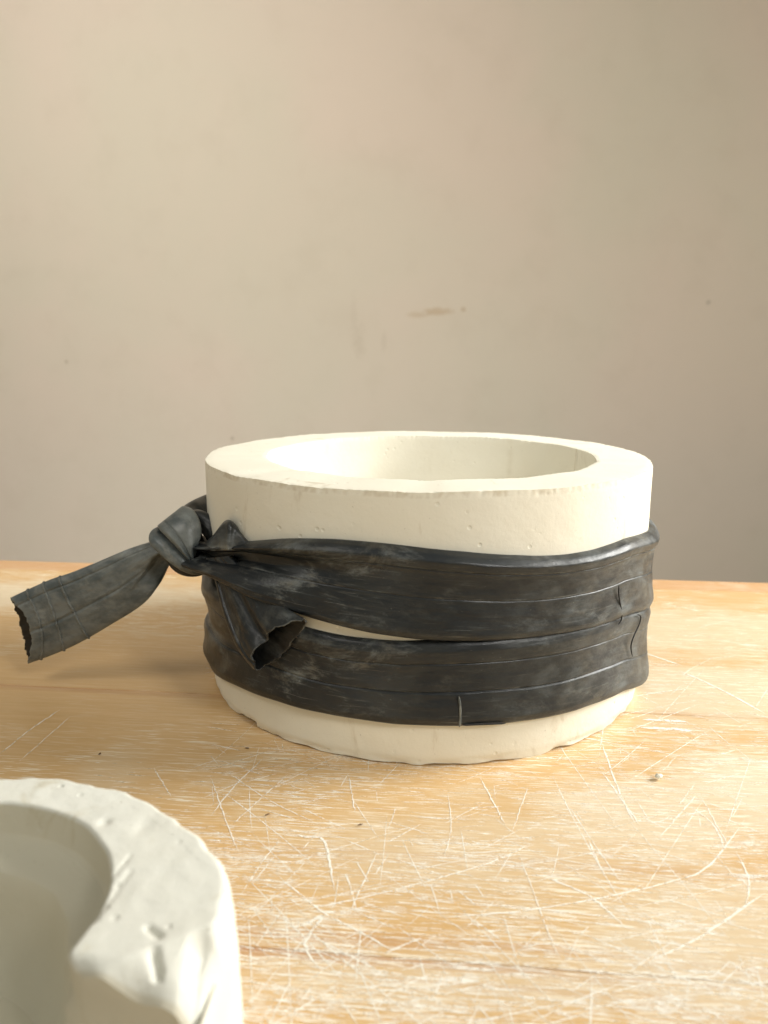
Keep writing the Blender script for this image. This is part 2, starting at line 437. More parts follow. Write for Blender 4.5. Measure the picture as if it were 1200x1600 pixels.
def mould_half(p0, p1, seed):
    nphi = 620
    phi = np.linspace(p0, p1, nphi)
    # profile (r, z) with fine spacing near the edges, running from the outer foot over the rim to the floor
    def seg(a, b, n, e0=True, e1=True):
        t = np.linspace(0, 1, n, endpoint=False)
        if e0 and e1: t = 0.5 - 0.5 * np.cos(np.pi * t)
        return [tuple(np.array(a) * (1 - k) + np.array(b) * k) for k in t]
    pr = seg((R, 0), (R, H), 70) + seg((R, H), (RI, H), 34) + seg((RI, H), (RI - .004, .018), 40) + [(RI - .004, .018), (RI - .012, .0145), (0.03, .014), (0.001, .014)]
    pr = np.array(pr); n = len(pr)
    rr = np.repeat(pr[None, :, 0], nphi, 0); zz = np.repeat(pr[None, :, 1], nphi, 0)
    wear = np.zeros((nphi, n))
    for i, p in enumerate(phi):
        c, s_ = math.cos(p), math.sin(p)
        lo = fn(c * 2.0 + 5, s_ * 2.0, 1.3)
        hgt = 0.0007 * fn(c * 3 + 9, s_ * 3, 4) + 0.0009 * max(0, fn(c * 5 + 2, s_ * 5, 7)) * -1
        deep = max(0.0, fn(c * 9 + 1, s_ * 9, 2.2) - 0.12)
        foot = 0.0009 * fn(c * 7, s_ * 7, 8) + 0.0002 * fn(c * 40, s_ * 40, 3) + 0.0026 * max(0, fn(c * 10 + 3, s_ * 10, 5.5) - 0.22)
        d = (math.degrees(p) + 180) % 360 - 180
        if -54 < d < -44.5: foot += 0.0019 * min(1, (d + 54) / 6)
        for j in range(n):
            r, z = pr[j]
            if j < 104 or r > RI - 0.006:
                r2 = r + 0.0005 * lo * (1 if r > RI else 0.5)
                rr[i, j] = r2 + 0.00010 * fn(c * r * 130 + 4, s_ * r * 130, z * 130)
            zt = max(0, (z - H * .5) / (H * .5)); zz[i, j] = z + hgt * zt
            # chipped outer rim
            e = math.hypot(r - R, z - H)
            if e < 0.003:
                q = 0.5 + 0.5 * fn(c * 60 + 3, s_ * 60, z * 300 + r * 200)
                q = 0.6 * q + 0.4 * (0.5 + 0.5 * fn(c * 19 + 7, s_ * 19, 2))
                amt = (0.00018 + 0.0011 * max(0, q - 0.50) + 0.0015 * max(0, deep) * max(0, q - 0.35)) * max(0, 1 - e / 0.003)
                rr[i, j] -= amt; zz[i, j] -= amt * 0.9; wear[i, j] = min(1, amt * 700) * .9
            if j < 72 and H - 0.0022 < z and -80 < d < 70: wear[i, j] = max(wear[i, j], (0.9 - .006 * max(0, d)) * max(0, 0.45 + fn(c * 12, s_ * 12, 1) + 1.1 * fn(c * 75, s_ * 75, z * 500)))
            if r < RI + .0001 and z > .03:
                wear[i, j] = max(wear[i, j], 0.9 * math.exp(-((d - 141 - 20 * (z - .1)) / 1.3) ** 2) * max(0, .35 + fn(z * 200, c * 9, 2)))
                wear[i, j] = max(wear[i, j], 1.2 * math.exp(-((d - 104) / 0.35) ** 2))
            e = math.hypot(r - RI, z - H)
            if e < 0.002:
                amt = (0.0002 + 0.0006 * max(0, fn(c * 70, s_ * 70, 3.3))) * (1 - e / 0.002); rr[i, j] += amt; zz[i, j] -= amt
            # broken foot
            if r > RI and z < 0.008 and j < 70:
                k = 1 - z / 0.008; up = max(0, 0.0006 + foot)
                zz[i, j] += up * k ** 2
                if z < 0.004: rr[i, j] -= (0.0005 + 0.0008 * max(0, 0.2 + fn(c * 11, s_ * 11, z * 250))) * (1 - z / 0.004)
    sh = 0.0020 * np.clip((R - rr) / (R - RI), 0, 1) * np.clip(rr / .07, 0, 1)
    V = np.stack([CX + sh + rr * np.sin(phi)[:, None], CYY - rr * np.cos(phi)[:, None], zz], -1)
    gap = 0.00016 * np.array([math.sin((p0 + p1) / 2), -math.cos((p0 + p1) / 2), 0])
    V = V.reshape(-1, 3) + gap
    F = [tuple(f) for f in grid_faces(nphi, n)]
    b = len(V); V = np.vstack([V, [(CX, CYY, 0.001)]])
    F += [(i * n, b, (i + 1) * n) for i in range(nphi - 1)]                      # underside
    F += [tuple([b] + list(range(0, n)))[::1], tuple([b] + [(nphi - 1) * n + j for j in range(n)][::1])[::-1]]
    me = mesh('mould_half', V - np.array([CX, CYY, 0]), F, wear=np.append(wear.ravel(), 0))
    o = link('mould_half', me, M_PLASTER, mould)
    me.set_sharp_from_angle(angle=rad(32))
    return o


SEAM_R, SEAM_L = rad(103), rad(-92)
for (a, b, sd) in ((SEAM_L, SEAM_R, 0), (SEAM_R, rad(268), 1)):
    mould_half(a, b, sd)

# ------------------------------------------------------------------ rubber tube round the mould
tube = empty('rubber_tube', (CX, CYY, 0.02), 'black rubber inner tube wound twice round the round mould and knotted at its side', 'rubber strap')


def cyl(u, v, r):
    d = ray(u, v); o = CAM - np.array([CX, CYY, 0])
    a = d[0] ** 2 + d[1] ** 2; b = 2 * (d[0] * o[0] + d[1] * o[1]); c = o[0] ** 2 + o[1] ** 2 - r * r
    disc = b * b - 4 * a * c
    t = (-b - math.sqrt(max(disc, 0))) / (2 * a)
    p = CAM + d * t
    return p


def cyl_pz(pts, r):
    out = []
    for u, v in pts:
        p = cyl(u, v, r); out.append((math.atan2(p[0] - CX, -(p[1] - CYY)), p[2]))
    return np.array(out)


def prof_curve(ctrl, s):
    ctrl = np.array(ctrl); a = np.interp(np.linspace(0, 1, 401), ctrl[:, 0], ctrl[:, 1])
    mid = smooth1(a, 60)
    return np.interp(s, np.linspace(0, 1, 401), mid)


def wrap(name, phi, ztop, zbot, prof, extra, folds, creases, closed, seed):
    ns = 210
    k = np.linspace(0, 1, ns); s_ = 0.5 - 0.5 * np.cos(np.pi * np.clip(k, 0, 1)); s_ = 0.35 * s_ + 0.65 * k
    base = prof_curve(prof, s_) / 1000.0
    edge = np.clip(np.minimum(s_, 1 - s_) / 0.035, 0, 1) ; edge = np.sqrt(1 - (1 - edge) ** 2)
    ni = 8; nphi = len(phi)
    V = np.zeros((nphi, ns + ni, 3)); UV = np.zeros((nphi, ns + ni, 2)); WR = np.zeros((nphi, ns + ni))
    for i, p in enumerate(phi):
        c, sn = math.cos(p), math.sin(p)
        amp = 1 + 0.18 * fn(c * 1.7 + seed, sn * 1.7, 2.0)
        w = abs(ztop[i] - zbot[i])
        o = np.zeros(ns)
        for j in range(ns):
            lowf = 0.0004 * fn(c * 4 + seed, sn * 4, s_[j] * 2.2) + 0.00022 * fn(c * 12 + seed, sn * 12, s_[j] * 7)
            o[j] = max(0.0007, base[j] * amp + lowf + folds(p, s_[j])) * edge[j] + extra(p)
        for (cs, depth, wd_) in creases:
            cs2 = cs + 0.012 * fn(c * 3 + seed * 3, sn * 3, cs * 9)
            g = np.exp(-((s_ - cs2) / wd_) ** 2); o -= depth * g * min(1, w / 0.03)
            g2 = np.exp(-((s_ - cs2 + 0.012) / 0.007) ** 2)
            WR[i, :ns] = np.maximum(WR[i, :ns], g2 * max(0, 0.25 + 0.9 * fn(c * 9 + cs * 20, sn * 9, seed)))
        WR[i, :ns] = np.maximum(WR[i, :ns], 0.35 * np.exp(-((1 - s_) / 0.02) ** 2))
        z = ztop[i] + (zbot[i] - ztop[i]) * s_
        z = z + 0.00015 * fn(c * 10 + seed, sn * 10, 3.1) * np.where(s_ > .5, 1, 1)
        V[i, :ns] = polar(np.full(ns, p), R + o, 0) + np.c_[np.zeros(ns), np.zeros(ns), z]
        ti = np.linspace(1, 0, ni + 2)[1:-1]
        V[i, ns:] = polar(np.full(ni, p), np.full(ni, R - 0.0006), 0) + np.c_[np.zeros(ni), np.zeros(ni), ztop[i] + (zbot[i] - ztop[i]) * (0.02 + 0.96 * ti)]
        UV[i, :ns] = np.c_[np.full(ns, p * R), s_ * 0.042]; UV[i, ns:] = np.c_[np.full(ni, p * R), ti * .042]
    F = grid_faces(nphi, ns + ni, closed, True)[:, ::-1]
    me = mesh(name, V.reshape(-1, 3) - np.array(tube.location), F, UV.reshape(-1, 2), WR.ravel())
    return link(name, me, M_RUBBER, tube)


# upper turn, tracked from its two edges
ut = cyl_pz([(336, 853), (360, 849), (400, 845), (440, 843), (500, 843), (560, 847), (620, 853), (700, 862), (780, 869), (850, 871), (900, 868), (950, 856), (985, 842)], R + .003)
ub = cyl_pz([(336, 890), (360, 903), (400, 926), (430, 943), (470, 962), (520, 978), (580, 992), (640, 1001), (700, 1004), (780, 1004), (850, 997), (900, 989), (950, 976), (985, 962)], R + .003)
zr_t, zr_b = at_y(1016, 806, CYY + 0.01)[2], at_y(1016, 944, CYY - .03)[2]
zl_t, zl_b = at_y(322, 778, CYY)[2], at_y(322, 818, CYY)[2]
phiU = np.linspace(rad(-80), rad(262), 640)
x1 = np.concatenate([[rad(-80)], ut[:, 0], [rad(74), rad(84), rad(100), rad(180), rad(235), rad(262)]])
x2 = np.concatenate([[rad(-80)], ub[:, 0], [rad(74), rad(100), rad(180), rad(235), rad(262)]])
kz = at_y(305, 868, 0.345)[2]
y1 = np.concatenate([[kz + .0035], ut[:, 1], [at_y(1012, 822, CYY - .03)[2], at_y(1018, 803, CYY - .01)[2], at_y(1016, 797, CYY + .02)[2], zl_t + .001, zl_t, zl_t - .001]])
y2 = np.concatenate([[kz - .0045], ub[:, 1], [zr_b, zr_b + .001, zl_b - .022, zl_b - .008, zl_b]])
zt = smooth1(np.interp(phiU, x1, y1), 70); zb = smooth1(np.interp(phiU, x2, y2), 40)


def exU(p):
    d = math.degrees(p)
    a = max(0, min(1, (-48 - d) / 30.0))
    b = max(0, min(1, (d - 245) / 17.0))
    return 0.0085 * a * a * (3 - 2 * a) * 0.9 + 0.004 * b * b


def foldU(p, s):
    d = math.degrees(p)
    a = max(0.0, min(1.0, (-8 - d) / 45.0)); a = a * a * (3 - 2 * a)
    v = -0.0050 * a * math.exp(-((s - 0.34) / 0.12) ** 2) + 0.0016 * a * math.exp(-((s - 0.12) / 0.10) ** 2) + 0.0022 * a * math.exp(-((s - 0.66) / 0.16) ** 2)
    b = max(0.0, min(1.0, (-22 - d) / 20.0)) * max(0.0, min(1.0, (d + 82) / 12.0)); b = b * b * (3 - 2 * b)
    v += 0.0062 * b * max(0, min(1, (s - .45) / .35)) * (1 if s < .93 else (1 - s) / .07)
    return v


profU = [(0, 1.2), (.04, 3.6), (.10, 5.3), (.18, 4.5), (.25, 3.3), (.4, 3.0), (.55, 3.2), (.75, 3.9), (.9, 4.6), (.97, 3.6), (1, 1.4)]
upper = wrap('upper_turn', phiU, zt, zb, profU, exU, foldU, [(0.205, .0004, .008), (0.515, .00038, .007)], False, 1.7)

# lower turn
lt = cyl_pz([(335, 912), (380, 938), (430, 963), (470, 980), (520, 993), (580, 1001), (640, 1003), (700, 1000), (780, 996), (850, 989), (930, 972), (975, 957)], R + .002)
lb = cyl_pz([(335, 1056), (370, 1075), (430, 1098), (500, 1117), (560, 1128), (640, 1136), (720, 1138), (800, 1132), (870, 1121), (930, 1103), (975, 1082)], R + .003)
zrt, zrb = at_y(1016, 944, CYY - .03)[2], at_y(1000, 1066, CYY - .03)[2]
zlt, zlb = at_y(317, 893, CYY - .03)[2], at_y(318, 1040, CYY - .03)[2]
phiL = np.linspace(rad(-180), rad(180), 700, endpoint=False)
x1 = np.concatenate([[rad(-180), rad(-95)], lt[:, 0], [rad(80), rad(100), rad(180)]])
y1 = np.concatenate([[(zlt + zrt) / 2, zlt + .001], lt[:, 1], [zrt, zrt + .001, (zlt + zrt) / 2]])
x2 = np.concatenate([[rad(-180), rad(-95)], lb[:, 0], [rad(76), rad(100), rad(180)]])
y2 = np.concatenate([[(zlb + zrb) / 2 + .004, zlb + .002], lb[:, 1], [zrb, zrb + .003, (zlb + zrb) / 2 + .004]])
zt2 = smooth1(np.interp(phiL, x1, y1), 40, True); zb2 = smooth1(np.interp(phiL, x2, y2), 40, True)


def foldL(p, s):
    d = math.degrees(p); a = max(0.0, min(1.0, (-40 - d) / 30.0)) if d > -130 else 0
    return a * (0.0012 * math.exp(-((s - .2) / .12) ** 2) - 0.0022 * math.exp(-((s - .52) / .07) ** 2) + .0004 * math.sin(s * 20 + d * .3))


profL = [(0, 1.2), (.05, 2.8), (.12, 3.6), (.2, 3.2), (.28, 2.6), (.4, 2.6), (.56, 3.1), (.72, 4.0), (.88, 4.8), (.96, 3.9), (1, 1.4)]
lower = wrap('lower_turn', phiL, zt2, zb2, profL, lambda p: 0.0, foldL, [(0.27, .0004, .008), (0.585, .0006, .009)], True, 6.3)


def ribbon(name, pts, mat, parent, seed=0.0, n=70, nc=36, sq=2.6, wr=0.0006, origin=None):
    """flattened rubber strand: each point is (centre xyz, width, thickness, roll)"""
    P = catmull([list(p[0]) + list(p[1:4]) for p in pts], n)
    C = P[:, :3]; T = np.gradient(C, axis=0); T /= np.linalg.norm(T, axis=1)[:, None]
    V = np.zeros((n, nc, 3)); UV = np.zeros((n, nc, 2)); L = 0
    for i in range(n):
        view = C[i] - CAM; view /= np.linalg.norm(view)
        wdir = np.cross(view, T[i]); ln = np.linalg.norm(wdir)
        if i > 0:
            ref = prev
            wdir = wdir if ln > 1e-6 else ref
            if np.dot(wdir, ref) < 0: wdir = -wdir
            wdir = 0.55 * wdir / np.linalg.norm(wdir) + 0.45 * ref
        wdir = wdir - T[i] * np.dot(wdir, T[i]); wdir /= np.linalg.norm(wdir); prev = wdir
        nd = np.cross(T[i], wdir)
        a = P[i, 5]; w2 = wdir * math.cos(a) + nd * math.sin(a); n2 = np.cross(T[i], w2)
        if i: L += np.linalg.norm(C[i] - C[i - 1])
        endk = min(1, min(i, n - 1 - i) / 4.0 + 0.25)
        for j in range(nc):
            t = 2 * math.pi * j / nc; c, s_ = math.cos(t), math.sin(t)
            ex = abs(c) ** (2 / sq) * (1 if c > 0 else -1); ey = abs(s_) ** (2 / sq) * (1 if s_ > 0 else -1)
            q = C[i] + w2 * ex * P[i, 3] / 2 * endk + n2 * ey * P[i, 4] / 2 * endk
            k = wr * fn(L * 90 + seed, ex * 1.8, ey * 1.2 + seed) + wr * 0.7 * math.sin(ex * 5.5 + L * 60 + seed) * (0.5 + 0.5 * fn(L * 50, seed, 1))
            V[i, j] = q + n2 * k * (1 if ey > 0 else -1) * abs(s_)
            UV[i, j] = (L + seed, ex * P[i, 3] / 2)
    F = [tuple(f) for f in grid_faces(n, nc, False, True)] + [tuple(range(nc))[::-1], tuple((n - 1) * nc + j for j in range(nc))]
    me = mesh(name, V.reshape(-1, 3) - np.array(tube.location), F, UV.reshape(-1, 2), np.zeros(n * nc))
    return link(name, me, mat, parent)


MM = 0.000305            # metres per photograph pixel at the knot
# knot: broad band folded over the front, thin rolled edge beside it, roll underneath, strands running in from behind
def sheet(name, rows, prof, thick, mat, parent, seed, n=70, m=60):
    """folded band: rows of (left uvy, right uvy); prof(t, w) lifts it towards the viewer"""
    Lc = catmull([at_y(*r[0]) for r in rows], n); Rc = catmull([at_y(*r[1]) for r in rows], n)
    Fr = np.zeros((n, m, 3)); Bk = np.zeros((n, m, 3)); UV = np.zeros((n, m, 2))
    for i in range(n):
        for j in range(m):
            w = j / (m - 1); q = Lc[i] * (1 - w) + Rc[i] * w
            v = CAM - q; v /= np.linalg.norm(v); k = prof(i / (n - 1), w) + .0002 * fn(q[0] * 220 + seed, q[2] * 220, 1)
            ed = math.sqrt(max(0, 1 - (1 - min(1, min(w, 1 - w) / .06)) ** 2))
            Fr[i, j] = q + v * (k + thick * .5 * ed); Bk[i, j] = q + v * (k * .6 - thick * .5 * ed - .0002)
            UV[i, j] = (q[2] * 1.2 + seed, w * .02)
    G = np.concatenate([Fr, Bk[:, ::-1]], 1); U = np.concatenate([UV, UV[:, ::-1]], 1)
    F = [tuple(f)[::-1] for f in grid_faces(n, 2 * m, False, True)] + [tuple(range(2 * m)), tuple((n - 1) * 2 * m + j for j in range(2 * m))[::-1]]
    return link(name, mesh(name, G.reshape(-1, 3) - np.array(tube.location), F, U.reshape(-1, 2), np.zeros(n * 2 * m)), mat, parent)


def knot_prof(t, w):
    k = 0.0030 * math.sin(math.pi * min(1, w * .9 + .1)) * min(1, t * 4 + .2) * (1 - .5 * t)
    k += 0.0010 * math.exp(-((w - .10) / .07) ** 2) - 0.0009 * math.exp(-((w - .245) / .030) ** 2)
    return k + 0.0004 * math.sin(w * 9 + t * 5) * t


knot = sheet('knot', [((262, 822, .366), (296, 803, .370)), ((247, 820, .350), (284, 791, .354)), ((250, 829, .342), (300, 795, .347)), ((262, 841, .3375), (311, 811, .343)),
                      ((277, 857, .3355), (315, 832, .341)), ((290, 872, .3355), (310, 851, .339)), ((303, 884, .339), (307, 872, .340)), ((318, 894, .350), (320, 886, .351))],
             knot_prof, .0022, M_RUBBER_TAIL, tube, 2.0)
ribbon('rolled_edge', [(at_y(266, 832, .364), 18 * MM, 16 * MM, 0), (at_y(249, 834, .351), 22 * MM, 17 * MM, 0), (at_y(246, 843, .3435), 25 * MM, 17 * MM, 0), (at_y(259, 856, .3395), 26 * MM, 17 * MM, 0),
                       (at_y(275, 871, .3375), 24 * MM, 17 * MM, 0), (at_y(292, 884, .3370), 20 * MM, 16 * MM, 0), (at_y(309, 890, .340), 16 * MM, 14 * MM, 0),
                       (at_y(330, 886, .352), 12 * MM, 12 * MM, 0)], M_RUBBER_TAIL, knot, 5.0, 80, 30, 2.0, .0002)
ribbon('under_roll', [(at_y(266, 860, .352), 26 * MM, 20 * MM, 0), (at_y(277, 881, .347), 22 * MM, 20 * MM, 0), (at_y(293, 890, .345), 21 * MM, 20 * MM, 0),
                      (at_y(313, 890, .349), 18 * MM, 18 * MM, 0), (at_y(336, 876, .362), 18 * MM, 14 * MM, 0)], M_RUBBER, knot, 7.0, 60, 30, 2.2, .0003)
ribbon('inner_fold', [(at_y(262, 836, .358), 44 * MM, 34 * MM, 0), (at_y(286, 842, .355), 62 * MM, 40 * MM, 0), (at_y(312, 858, .351), 30 * MM, 24 * MM, 0),
                      (at_y(335, 866, .348), 24 * MM, 18 * MM, 0)], M_RUBBER, knot, 8.0, 40, 30, 2.4, .0003)
# strand arriving from the back of the mould
zs = (zl_t + zl_b) / 2; wz = zl_t - zl_b
cyp = lambda deg, off, z: polar(np.array([rad(deg)]), R + off, z)[0]
ribbon('back_strand', [(cyp(-124, .0015, zs), wz, .0045, 0), (cyp(-110, .0028, zs), wz, .0055, 0), (cyp(-98, .0042, zs), wz * .98, .0062, 0), (cyp(-89, .0066, zs + .0003), wz * .95, .0066, 0),
                       (at_y(299, 803, .380), 36 * MM, 24 * MM, 0), (at_y(288, 814, .366), 30 * MM, 20 * MM, 0), (at_y(284, 830, .358), 26 * MM, 16 * MM, 0)], M_RUBBER, tube, 9.0, 60, 30, 2.3, .0004)
ribbon('side_strand', [(at_y(296, 812, .368), 22 * MM, 22 * MM, 0), (at_y(308, 810, .357), 28 * MM, 22 * MM, 0), (at_y(322, 818, .351), 30 * MM, 20 * MM, 0),
                       (at_y(334, 832, .347), 30 * MM, 16 * MM, 0), (at_y(340, 850, .346), 24 * MM, 12 * MM, 0)], M_RUBBER, tube, 11.0, 50, 30, 2.3, .0004)
# small pinched flap standing up between knot and mould


def con(u, v, off):
    return cyl(u, v, R + off)


fl_out = [(312, 852), (322, 845), (333, 836), (342, 824), (350, 815), (357, 812), (365, 816), (373, 827), (384, 841), (396, 853)]
nb_ = 40; OUT = catmull(fl_out, nb_); VV = []; UVf = []
nr = 14
for i in range(nb_):
    for j in range(nr):
        t = j / (nr - 1); u = OUT[i, 0]; v = OUT[i, 1] * (1 - t) + 860 * t
        ridge = math.exp(-((u - (357 - 4 * t)) / 9.0) ** 2)
        off = 0.0022 + 0.0030 * ridge + 0.003 * t + 0.0022 * math.exp(-((u - 330) / 10.0) ** 2) - 0.0022 * math.exp(-t / 0.06)
        VV.append(con(u, v, off)); UVf.append((u * MM, v * MM))
for i in range(nb_):
    for j in range(nr):
        t = 1 - j / (nr - 1); u = OUT[i, 0]; v = (OUT[i, 1] + 1.5) * (1 - t) + 860 * t
        VV.append(con(u, v, -0.0005)); UVf.append((u * MM, v * MM))
VV = np.array(VV).reshape(2, nb_, nr, 3); G = np.concatenate([VV[0], VV[1]], axis=1)
UVf = np.array(UVf).reshape(2, nb_, nr, 2); UVf = np.concatenate([UVf[0], UVf[1]], axis=1)
link('pinched_flap', mesh('pinched_flap', G.reshape(-1, 3) - np.array(tube.location), grid_faces(nb_, 2 * nr, False, True)[:, ::-1], UVf.reshape(-1, 2), np.zeros(nb_ * 2 * nr)), M_RUBBER, tube)


def free_end(name, e1, e2, ypl, depth, trim, dent, mat, seed, n=110, nc=180, wall_t=0.0010, inner_from=0.45, nrm_bias=None):
    """hollow flattened tube between two edge curves; e1/e2 are lists of 3-D points, open at its last end"""
    A = catmull(e1, n); B = catmull(e2, n)
    dep = np.interp(np.linspace(0, 1, n), *zip(*depth))
    Cc = (A + B) / 2; T = np.gradient(Cc, axis=0); T /= np.linalg.norm(T, axis=1)[:, None]
    outer = np.zeros((n, nc, 3)); NR = np.zeros((n, nc, 3)); UV = np.zeros((n, nc, 2)); WR = np.zeros((n, nc)); L = 0
    for i in range(n):
        w = (B[i] - A[i]) / 2; wl = np.linalg.norm(w); wn = w / wl
        nd = np.cross(wn, T[i]); nd /= np.linalg.norm(nd)
        if np.dot(nd, CAM - Cc[i]) < 0: nd = -nd          # front sheet faces the viewer
        if i: L += np.linalg.norm(Cc[i] - Cc[i - 1])
        for j in range(nc):
            t = 2 * math.pi * j / nc; c, s_ = math.cos(t), math.sin(t)
            ex = abs(c) ** 0.92 * (1 if c > 0 else -1); ey = abs(s_) ** 0.72 * (1 if s_ > 0 else -1)
            k = 0.0005 * fn(L * 55 + seed, ex * 2.2, seed + ey) + 0.00025 * fn(L * 150 + seed, ex * 7, seed)
            sh = dent(i / (n - 1), ex, ey)
            sl = trim(ex, ey) * max(0, (i / (n - 1) - 0.55) / 0.45) ** 2
            outer[i, j] = Cc[i] + wn * ex * wl + nd * (ey * dep[i] + sh + k * s_) - T[i] * sl
            NR[i, j] = wn * c * 0.8 + nd * s_; UV[i, j] = (L + seed, ex * wl + (0 if ey > 0 else .1))
            WR[i, j] = 0.5 * math.exp(-((i - n + 1) / 1.6) ** 2)
    i0 = int(n * inner_from)
    inner = (outer - NR * wall_t)[i0:][::-1]
    V = np.concatenate([outer, inner], 0); UV2 = np.concatenate([UV, UV[i0:][::-1]], 0); W2 = np.concatenate([WR, WR[i0:][::-1] * .3], 0)
    m = V.shape[0]
    F = [tuple(f)[::-1] for f in grid_faces(m, nc, False, True)] + [tuple(range(nc)), tuple((m - 1) * nc + j for j in range(nc))[::-1]]
    o = link(name, mesh(name, V.reshape(-1, 3) - np.array(tube.location), F, UV2.reshape(-1, 2), W2.ravel()), mat, tube)
    o.data.materials.append(M_RUBBER_IN)
    mi = np.zeros(len(F), int); mi[n * nc:] = 1; mi[-2:] = 0
    o.data.polygons.foreach_set('material_index', mi)
    return o, outer


# long free end reaching out over the table
def tail_y(u):
    return float(np.interp(u, [20, 140, 265, 330], [.357, .354, .351, .352]))


top_e = [(262, 838), (240, 845), (200, 858), (150, 879), (110, 895), (80, 905), (50, 918), (16, 934)]
bot_e = [(285, 872), (262, 884), (247, 915), (222, 945), (170, 978), (125, 1004), (85, 1022), (44, 1037)]
e1 = [at_y(u, v, tail_y(u)) for u, v in top_e]; e2 = [at_y(u, v, tail_y(u)) for u, v in bot_e]


def tail_trim(ex, ey):
    j = 0.0011 * fn(ex * 4, ey * 2, 4.0) + 0.0006 * fn(ex * 12, ey * 3, 1.0) + 0.0003 * fn(ex * 35, ey * 3, 1.0)
    return j * (.4 + abs(ey)) + (-0.0012 * abs(ey) if ey < 0 else 0.0010 + 0.0078 * (1 - ex * ex) * min(1, abs(ey) * 1.5))


def tail_dent(t, ex, ey):
    if ey <= 0: return 0.0
    d = -0.0080 * math.exp(-((t - 0.17) / 0.12) ** 2) * max(0, min(1, (ex + 0.10 - 1.5 * (t - .08)) / 0.08)) * (1 - 0.4 * max(0, ex) ** 4)
    d += 0.0018 * math.exp(-((t - 0.16) / 0.10) ** 2) * math.exp(-((ex + 0.15) / 0.35) ** 2)
    d -= 0.0008 * math.exp(-((ex - 0.12) / 0.030) ** 2) * min(1, t * 2)
    d -= 0.0005 * math.exp(-((ex + 0.72) / 0.03) ** 2) * min(1, t * 2)
    return d


tail, T_out = free_end('long_free_end', e1, e2, None, [(0, .006), (.15, .0052), (.4, .0046), (.75, .0042), (1, .0046)], tail_trim, tail_dent, M_RUBBER_TAIL, 13.0)


def tubelet(name, P, r, mat, parent, nc=8, wearv=0.8):
    P = np.asarray(P); n = len(P); T = np.gradient(P, axis=0); T /= np.linalg.norm(T, axis=1)[:, None]
    V = np.zeros((n, nc, 3))
    for i in range(n):
        view = P[i] - CAM; a = np.cross(view, T[i]); a /= np.linalg.norm(a); b = np.cross(T[i], a)
        rr = r * min(1, 0.3 + min(i, n - 1 - i) / 3)
        for j in range(nc):
            t = 2 * math.pi * j / nc; V[i, j] = P[i] + (a * math.cos(t) + b * math.sin(t)) * rr
    F = [tuple(f) for f in grid_faces(n, nc, False, True)] + [tuple(range(nc))[::-1], tuple((n - 1) * nc + j for j in range(nc))]
    uv = np.stack(np.meshgrid(np.arange(n) * .001, np.arange(nc) * .001, indexing='ij'), -1).reshape(-1, 2)
    return link(name, mesh(name, V.reshape(-1, 3) - np.array(tube.location), F, uv, np.full(n * nc, wearv)), mat, parent)


nT = T_out.shape[0]; half = T_out.shape[1] // 2
for i0, i1 in ((0.885, 0.93), (0.765, 0.80), (0.64, 0.665)):          # raised moulding ribs across the free end
    P = []
    for j in range(0, half + 1):
        k = i1 + (i0 - i1) * j / half
        f = k * (nT - 1); a = int(f); P.append(T_out[a, j] * (1 - f + a) + T_out[a + 1, j] * (f - a))
    tubelet('rib', P, 0.00066, M_RUBBER_TAIL, tail, wearv=0.12)

# short free end with its open mouth, lying against the lower turn
se_l = [(322, 872, .006), (338, 908, .006), (350, 955, .0075), (370, 1005, .009), (384, 1028, .010), (401, 1048, .011)]
se_r = [(362, 868, .003), (385, 892, .003), (410, 916, .004), (434, 940, .006), (453, 955, .0085), (473, 967, .0105)]
e1 = [con(*p) for p in se_r]; e2 = [con(*p) for p in se_l]


def st_trim(ex, ey):
    j = 0.0016 * fn(ex * 3 + 3, ey * 2, 2.0) + 0.0006 * fn(ex * 10, ey * 3, 7.0) + 0.0003 * fn(ex * 30, ey * 3, 7.0)
    return j + (-0.0012 * (1 - ex * ex) if ey < 0 else 0.0056 * (1 - ex * ex))


def st_dent(t, ex, ey):
    if ey <= 0: return 0
    return -0.0034 * math.exp(-((ex + 0.25 - .3 * t) / 0.16) ** 2) * t ** 1.5 - 0.0008 * math.exp(-((ex - .72) / .04) ** 2) + 0.0005 * math.sin(ex * 6 + t * 5) * t


shorty, S_out = free_end('short_free_end', e1, e2, None, [(0, .0022), (.35, .0026), (.7, .0040), (1, .0052)], st_trim, st_dent, M_RUBBER, 21.0)

# ribs and cracks on the turns


def on_wrap(pts, off, n=24):
    return catmull([cyl(u, v, R + off) for u, v in pts], n)


tubelet('rib', on_wrap([(717, 1088), (719, 1105), (719, 1122), (718, 1136)], .0046), .00048, M_RUBBER_TAIL, lower, wearv=0.6)
tubelet('rib', on_wrap([(602, 856), (600, 872), (597, 890)], .0034), .0005, M_RUBBER, upper, wearv=0.7)
tubelet('crack', on_wrap([(967, 914), (967, 930), (971, 955), (971, 968), (966, 976)], .0040), .00030, M_CRACK, upper)
tubelet('crack', on_wrap([(996, 960), (1001, 963), (999, 975), (990, 995), (986, 1010), (988, 1026)], .0040), .00030, M_CRACK, lower)
tubelet('crack', on_wrap([(722, 1133), (745, 1132), (768, 1131), (790, 1130)], .0046), .0004, M_CRACK, lower)

